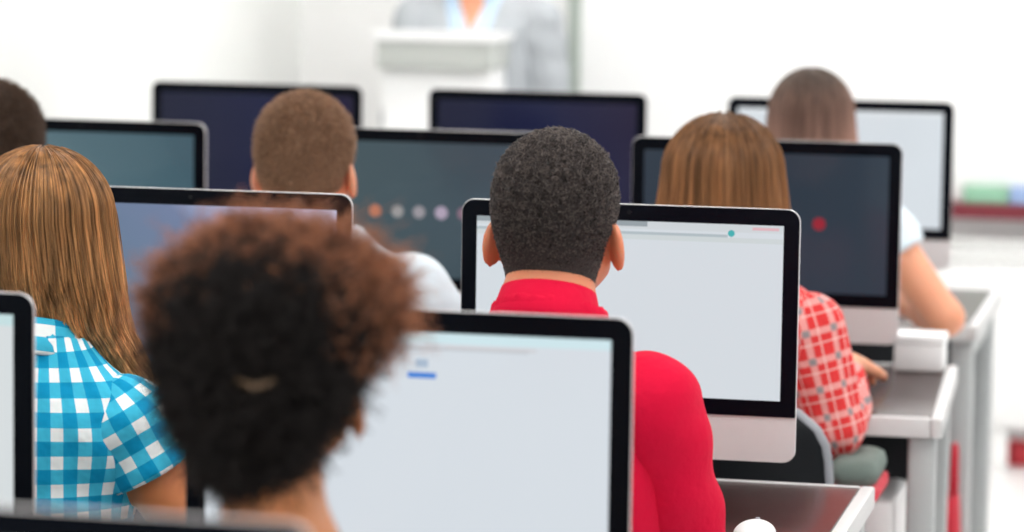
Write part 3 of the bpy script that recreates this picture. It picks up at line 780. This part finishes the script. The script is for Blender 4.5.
# ---------------------------------------------------------------- hair materials
HB = {k: pmat('hair_base_'+k, c, .7, noise=.3, nscale=120, aniso=(1, 1, .12)) for k, c in dict(
    black=srgb(40, 32, 29), brown=srgb(74, 56, 44), lbrown=srgb(132, 98, 72), blonde=srgb(140, 92, 54), chest=srgb(126, 82, 52), ash=srgb(84, 66, 60), afro=srgb(22, 18, 17)).items()}
HS = dict(
    black=hair_mat('hair_black_glint', srgb(30, 25, 24), srgb(90, 80, 76), .75, .22),  # pale tips and wide strand variation imitate glossy specks
    brown=hair_mat('hair_brown', srgb(70, 52, 42), srgb(104, 82, 68), .35),
    lbrown=hair_mat('hair_light_brown', srgb(104, 76, 58), srgb(180, 144, 116), .45, .35),
    blonde=hair_mat('hair_golden', srgb(142, 98, 58), srgb(228, 178, 122), .5, .33, streak=.5),
    chest=hair_mat('hair_chestnut', srgb(120, 85, 56), srgb(212, 152, 102), .4, .36, streak=.4),
    ash=hair_mat('hair_ash_brown', srgb(92, 74, 64), srgb(186, 146, 130), .35, .4, .12, .55, .3),
    afro=hair_mat('hair_black_coils', srgb(18, 15, 15), srgb(34, 28, 26), .5, .5),
    auburn=hair_mat('hair_auburn_rimlight_coils', srgb(24, 18, 17), srgb(180, 118, 84), .45, .5, .25, 1.0))  # auburn tips, lightened further to carry backlight around the outline

def seat(x, row, dy=-.72): return (x, ROW[row]+dy, 0)

# 1. boy in red polo
p = Person('student with short black hair in a bright red polo shirt, facing a pale browser page', seat(-.908, 'B'), hs=1.02, head=(0, .10, 1.232), skin='skin_tan', sh=(.142, .03, .993), nup=.032, larm=((-.205, .10, .785), (-.14, .33, .80)), rarm=((.186, .10, .785), (.14, .33, .80)), handdir={1: (-.3, .9, -.12), -1: (.3, .9, -.12)})
p.shirt('red_polo', sleeve=.97, t=.008, cr=.93); p.trousers('dark_trousers')
p.short_hair(HB['black'], HS['black'], n=22000, thick=.004, length=(.002, .008), curl=.0042, rad=.0007, line=(-.074, 1.05), rnd=13.0, nape=.0028)

# 2. curly haired girl
p = Person('student with big black curly hair and auburn puff, seen from behind nearest the viewer', seat(-.913, 'A'), hs=1.0, head=(.0, .115, 1.215), hrot=(6, 0, 0), sc=.95, female=True, skin='skin_brown', shx=.034, sh=(.150, .03, .938), group='students at the computers')
p.shirt('beige_shirt', sleeve=.7); p.trousers('navy')
F = Field(p.hc-.32, p.hc+.32, .006)
F.ell(p.hc+np.array((0, -.022, .018)), (.090, .104, .102), .03); F.ell(p.hc+np.array((-.004, -.052, -.070)), (.056, .048, .052), .03)
for q in (-1, 1): F.ell(p.hc+np.array((q*.073, -.012, -.028)), (.023, .032, .042), .02)
F.ell(p.hc+np.array((.009, -.01, .064)), (.098, .088, .050), .03)
F.cut(lambda X, Y, Z: (.9*(Y-p.hc[1])-(Z-p.hc[2])-.03+1.1*np.maximum(X-p.hc[0]-.030, 0)+.4*np.maximum(-X+p.hc[0]-.03, 0))*.7)
F.ripple(lambda X, Y, Z: .004*np.sin(95*X+2*np.sin(60*Z))*np.sin(88*Z+40*Y)*np.sin(70*Y+9))
v, f = F.mesh(); hb = link_mesh('hair', v, f, HB['afro'], p.o)
def coils(n, k, L, rad, base_pts, nr, up, spread, coil, tw):
    d = unit(nr+up+spread*rng.normal(size=(n, 3))); a = unit(np.cross(d, rng.normal(size=(n, 3)))); c = np.cross(d, a)
    ph = rng.random(n)*6.28; LL = L*(.35+.75*rng.random(n)); bend = rng.normal(size=(n, 3))*.35
    P = np.zeros((n, k, 3))
    for i, t in enumerate(np.linspace(0, 1, k)):
        q = coil*min(1, t*4)
        P[:, i] = base_pts+d*(LL*t)[:, None]+bend*(LL*t*t)[:, None]+q*(np.cos(ph+tw*t)[:, None]*a+np.sin(ph+tw*t)[:, None]*c)
    return P
pts, nr = sample(v, f, 9000, keep=lambda c: (c[:, 2] < p.hc[2]+.075))
strands('strands', coils(9000, 12, .026, .001, pts, nr, np.array((0, 0, -.1)), .35, .004, 9), .0009, .0006, HS['afro'], hb)
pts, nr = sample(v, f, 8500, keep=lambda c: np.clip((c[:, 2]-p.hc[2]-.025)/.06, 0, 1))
bk = nr[:, 1] < -.30+.22*rng.normal(size=8500)  # coils facing back stay black, so the lighter auburn keeps to the rim
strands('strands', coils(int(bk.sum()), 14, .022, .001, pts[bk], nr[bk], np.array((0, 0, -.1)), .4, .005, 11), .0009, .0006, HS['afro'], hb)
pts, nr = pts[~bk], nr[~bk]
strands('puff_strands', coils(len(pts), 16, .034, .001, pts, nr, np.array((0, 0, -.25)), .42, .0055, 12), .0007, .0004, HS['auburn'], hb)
qq = np.abs(pts[:, 0]-p.hc[0]) > .075
nw = int(qq.sum())
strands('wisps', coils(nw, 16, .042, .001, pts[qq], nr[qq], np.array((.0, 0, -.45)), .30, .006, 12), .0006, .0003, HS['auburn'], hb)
zz = p.hc+np.array((.022, -.140, .002))
m = MB(); m.tube([zz+np.array((-.019, .004, .006)), zz+np.array((0, 0, 0)), zz+np.array((.019, .004, .007))], [.0025, .004, .0025], 8); m.build('hair_clip', M['tie'], p.o, smooth=True)

# 3. blonde girl in gingham
p = Person('student with long wavy golden hair in a turquoise and white gingham shirt', seat(-1.638, 'B'), hs=.97, head=(0, .10, 1.195), sc=.95, female=True, skin='skin_gold', sh=(.145, .03, .930), nup=.02,
           rarm=((.240, .05, .765), (.15, .30, .79)), handdir={1: (-.3, .9, -.1), -1: (.3, .9, -.1)})
p.shirt('gingham', sleeve=.36, t=.012, uv=True, hem=.6); p.trousers('navy')
hz = p.hc[2]
p.long_hair(HB['blonde'], HS['blonde'], (.02, .098, .108, .094),
            [(hz+.02, 0, -.014, .098, .108), (hz-.06, .004, -.014, .106, .102), (hz-.13, .008, .0, .108, .085), (hz-.18, .014, .03, .112, .06), (hz-.25, .035, .07, .120, .05), (hz-.42, .06, .085, .12, .045)],
            lambda t: np.where(np.cos(t) > .55, hz-.30, np.where(np.cos(t) < -.5, hz-.34, hz-.19)), n=7000, th=(160, 380), wav=.010, rad=.0007, fly=.03)

# 4. plaid girl
p = Person('student with straight chestnut hair in a red and white plaid shirt', seat(-.895, 'C'), hs=.96, head=(0, .10, 1.175), sc=.95, female=True, skin='skin_fair', sh=(.150, .03, .925),
           rarm=((.212, .03, .755), (.204, .315, .825)), handdir={1: (.03, .95, -.16), -1: (.3, .9, -.1)}, shx=.02)
p.shirt('green_grey_shirt', hem=.60, t=.006, sleeves=False, collar=False, name='undershirt')
p.shirt('plaid', hem=.69, long=True, t=.009, uv=True, cuff=.065); p.trousers('red_trousers', top=.67)
hz = p.hc[2]
p.long_hair(HB['chest'], HS['chest'], (.015, .102, .106, .098),
            [(hz+.015, 0, -.014, .102, .106), (hz-.06, 0, -.014, .112, .104), (hz-.14, .0, -.004, .110, .095), (hz-.22, .005, .02, .112, .075), (hz-.40, .02, .05, .12, .06)],
            lambda t: np.where(np.cos(t) > .5, hz-.30, hz-.19), n=6000, th=(165, 375), wav=.004, rad=.0007, fly=.01)

# 5. white shirt man
p = Person('student with cropped light brown hair and a pale white shirt', seat(-1.650, 'C'), hs=1.03, head=(-.005, .10, 1.183), skin='skin_fair', sh=(.178, .03, .945), rarm=((.265, .12, .80), (.16, .34, .80)), shx=.03, handdir={1: (-.3, .9, -.1), -1: (.3, .9, -.1)})
p.shirt('white_shirt', sleeve=.8, t=.018); p.trousers('dark_trousers')
p.short_hair(HB['lbrown'], HS['lbrown'], n=14000, thick=.006, length=(.003, .012), rad=.0006)

# 6. dark haired man at the left
p = Person('student with short dark brown hair beside the left wall', seat(-2.252, 'C'), hs=1.05, head=(0, .10, 1.182), skin='skin_tan', sh=(.165, .03, .95), handdir={1: (-.3, .9, -.1), -1: (.3, .9, -.1)})
p.shirt('navy', sleeve=.6); p.trousers('dark_trousers')
p.short_hair(HB['brown'], HS['brown'], n=14000, thick=.008, length=(.004, .016), rad=.0006)

# 7. woman in the front row
p = Person('woman with ash brown hair and bare arm, seated nearest the whiteboard', seat(-.910, 'D'), hs=.96, head=(0, .10, 1.19), sc=.95, female=True, skin='skin_fair', sh=(.160, .03, .965),
           rarm=((.305, .0, .790), (.17, .22, .80)), handdir={1: (-.75, .6, -.1), -1: (.3, .9, -.1)}, splay=.2)
p.shirt('white_shirt', sleeve=.30, t=.010, hem=.6); p.trousers('navy')
hz = p.hc[2]
p.long_hair(HB['ash'], HS['ash'], (.015, .088, .10, .096),
            [(hz+.015, 0, -.014, .088, .10), (hz-.06, 0, -.014, .096, .10), (hz-.14, 0, -.01, .096, .085), (hz-.40, 0, -.04, .09, .07)],
            lambda t: np.where(np.cos(t) > .7, hz-.2, hz-.26), n=5000, th=(165, 375), wav=.004, rad=.0008, fly=.01)

# 8. teacher
p = Person('teacher in a pale grey jacket and light blue shirt standing behind the lectern', (-2.185, 9.63, 0), rz=PI, head=(0, .06, 1.535), dz=.30, sh=(.172, .02, .985), skin='skin_fair',
           larm=((-.215, -.01, 1.00), (-.225, .07, .76)), rarm=((.215, .02, 1.00), (.10, .20, 1.02)), legs=((.10, .02, .48), (.11, .0, .09)), group='teacher', handdir={1: (-.7, .5, .0), -1: (0, .3, -.9), ('n', -1): (1, 0, 0)})
zc = 1.09
p.shirt('blue_shirt', hem=.80, t=.007, sleeves=False, cmat='blue_shirt', vcut=lambda X, Y, Z: np.minimum(np.maximum(-(np.abs(X)-.45*(Z-1.27)), -(.02-Y))*1.0, .05) if False else np.where((Y > .05) & (np.abs(X) < .40*(Z-1.255)), .03, -.5))
p.shirt('grey_jacket', hem=.72, long=True, t=.018, collar=False, name='jacket', vcut=lambda X, Y, Z: np.where((Y > .0) & (np.abs(X) < .036+.30*(Z-1.20)), .03, -.5))
p.trousers('dark_trousers', top=.98)
p.short_hair(HB['brown'], HS['brown'], n=5000, thick=.008, length=(.006, .02), rad=.0008)

# chairs for everyone seated
ch0 = None
for x, row, lb in ((-.895, 'C', 'black-backed chair with grey rim behind the red plaid shirt'), (-.908, 'B', 'black-backed chair under the student in red'), (-.913, 'A', 'black-backed chair under the curly-haired student'),
                   (-1.638, 'B', 'black-backed chair under the gingham shirt'), (-1.650, 'C', 'black-backed chair under the white shirt'), (-2.252, 'C', 'black-backed chair beside the left wall under the dark-haired student'), (-.910, 'D', 'black-backed chair under the bare-armed woman')):
    if ch0 is None: ch0 = make_chair(); o = ch0
    else: o = copy_tree(ch0)
    o.location = (x, ROW[row]-.72, 0); tag(o, lb, 'chair', 'classroom chairs')
arm_pads(ch0)

# ---------------------------------------------------------------- small things
# lectern
le = empty('lectern', (-2.215, 9.30, 0)); tag(le, 'white lectern with shade-grey upper front panel before the teacher', 'lectern')
m = MB(); m.box((-.170, -.01, .03), (.140, .20, 1.17), .006); m.build('column', M['lectern'], le)
m = MB(); m.box((-.180, -.045, 1.165), (.150, .22, 1.245), .006); tag(m.build('front_panel', M['lectern_shade'], le), 'upper panel, grey for shade under the top')  # grey tone stands in for shade under the overhanging top
m = MB(); m.loft([[(x, y, z+dz) for x, y, z in ((-.190, -.055, 1.245), (.160, -.055, 1.245), (.160, .26, 1.245), (-.190, .26, 1.245))] if dz == 0 else [(x, y, z) for x, y, z in ((-.190, -.055, 1.275), (.160, -.055, 1.275), (.160, .26, 1.262), (-.190, .26, 1.262))] for dz in (0, .03)]); m.build('top', M['lectern'], le)
m = MB(); m.box((-.20, -.06, 0), (.20, .25, .03), .006); m.build('base', M['lectern'], le)

# mouse beside the boy
mo = empty('computer_mouse', (-.674, 4.815, DT)); tag(mo, 'white computer mouse on the dark desk beside the red sleeve', 'mouse')
F = Field((-.06, -.09, -.01), (.06, .09, .06), .0025); F.ell((0, 0, .004), (.031, .056, .021), .01); F.cut(lambda X, Y, Z: .001-Z); v, f = F.mesh(); link_mesh('body', v, f, M['white_plastic'], mo)
m = MB(); m.tube([(-.003, .03, .0195), (.003, .03, .0195)], .005, 10); m.build('wheel', M['grey_rim'], mo, smooth=True)

# white box on the third desk
bx = empty('card_box', (-.609, 6.640, DT+.001)); tag(bx, 'small white card box on the desk end beside the plaid shirt', 'box')
m = MB(); m.box((-.048, -.045, 0), (.048, .045, .052), .004); m.build('body', M['white_paper'], bx)
m = MB(); m.box((-.050, -.047, .052), (.050, .047, .070), .004); m.build('lid', M['white_paper'], bx)

# slim white tower under the third desk
tw = empty('computer_tower', (-.640, 6.06, 0)); tag(tw, 'slim white computer tower standing under the desk end near the plaid shirt', 'computer')
m = MB(); m.box((-.047, -.02, .02), (.047, .24, .59), .012); m.build('case', M['white_plastic'], tw)
for sx in (-1, 1):
    m = MB(); m.box((sx*.03-.012, .0, 0), (sx*.03+.012, .22, .022), .003); m.build('foot', M['black_plastic'], tw)

# red bag beside the front desk leg
bg = empty('tote_bag', (-.612, 7.20, 0)); tag(bg, 'red canvas tote bag on the floor behind the desk legs', 'bag')
m = MB(); rg = lambda z, a, b: [(x, y, z) for x, y in rrect(-a, -b, a, b, .03, 5)]
m.loft([rg(.0, .038, .09), rg(.02, .046, .10), rg(.2, .05, .09), rg(.36, .042, .07), rg(.40, .040, .06)]); m.build('body', M['red_bag'], bg, smooth=True)
for sx in (-1, 1):
    m = MB(); m.tube([(sx*.03, .04*math.cos(a), .39+.12*math.sin(a)) for a in np.linspace(0, PI, 13)], .007, 8); m.build('handle', M['red_bag'], bg, smooth=True)

# ---------------------------------------------------------------- light
w = bpy.data.worlds.new('daylight'); bpy.context.scene.world = w; w.use_nodes = True
w.node_tree.nodes['Background'].inputs['Color'].default_value = (.97, .985, 1, 1); w.node_tree.nodes['Background'].inputs['Strength'].default_value = .6

# ---------------------------------------------------------------- camera
cd = bpy.data.cameras.new('camera'); co = bpy.data.objects.new('camera', cd); C.objects.link(co)
yaw, pitch, roll = (math.radians(a) for a in (12.1727, 6.4087, .8183))
fw = Vector((-math.sin(yaw)*math.cos(pitch), math.cos(yaw)*math.cos(pitch), -math.sin(pitch)))
r0 = Vector((math.cos(yaw), math.sin(yaw), 0)); u0 = r0.cross(fw)
r = math.cos(roll)*r0+math.sin(roll)*u0; u = -math.sin(roll)*r0+math.cos(roll)*u0
mt = Matrix((r, u, -fw)).transposed().to_4x4(); mt.translation = (0, 0, 1.685); co.matrix_world = mt
cd.sensor_width = 36; cd.lens = 36*3401.15/1024; cd.clip_start = .05
cd.dof.use_dof = True; cd.dof.focus_distance = 4.85; cd.dof.aperture_fstop = cd.lens/36
sc = bpy.context.scene; sc.camera = co
sc.cycles.use_denoising = True
sc.view_settings.view_transform = 'Standard'; sc.view_settings.look = 'None'; sc.view_settings.gamma = 1; sc.view_settings.use_curve_mapping = False
sc.view_settings.exposure = 0.0
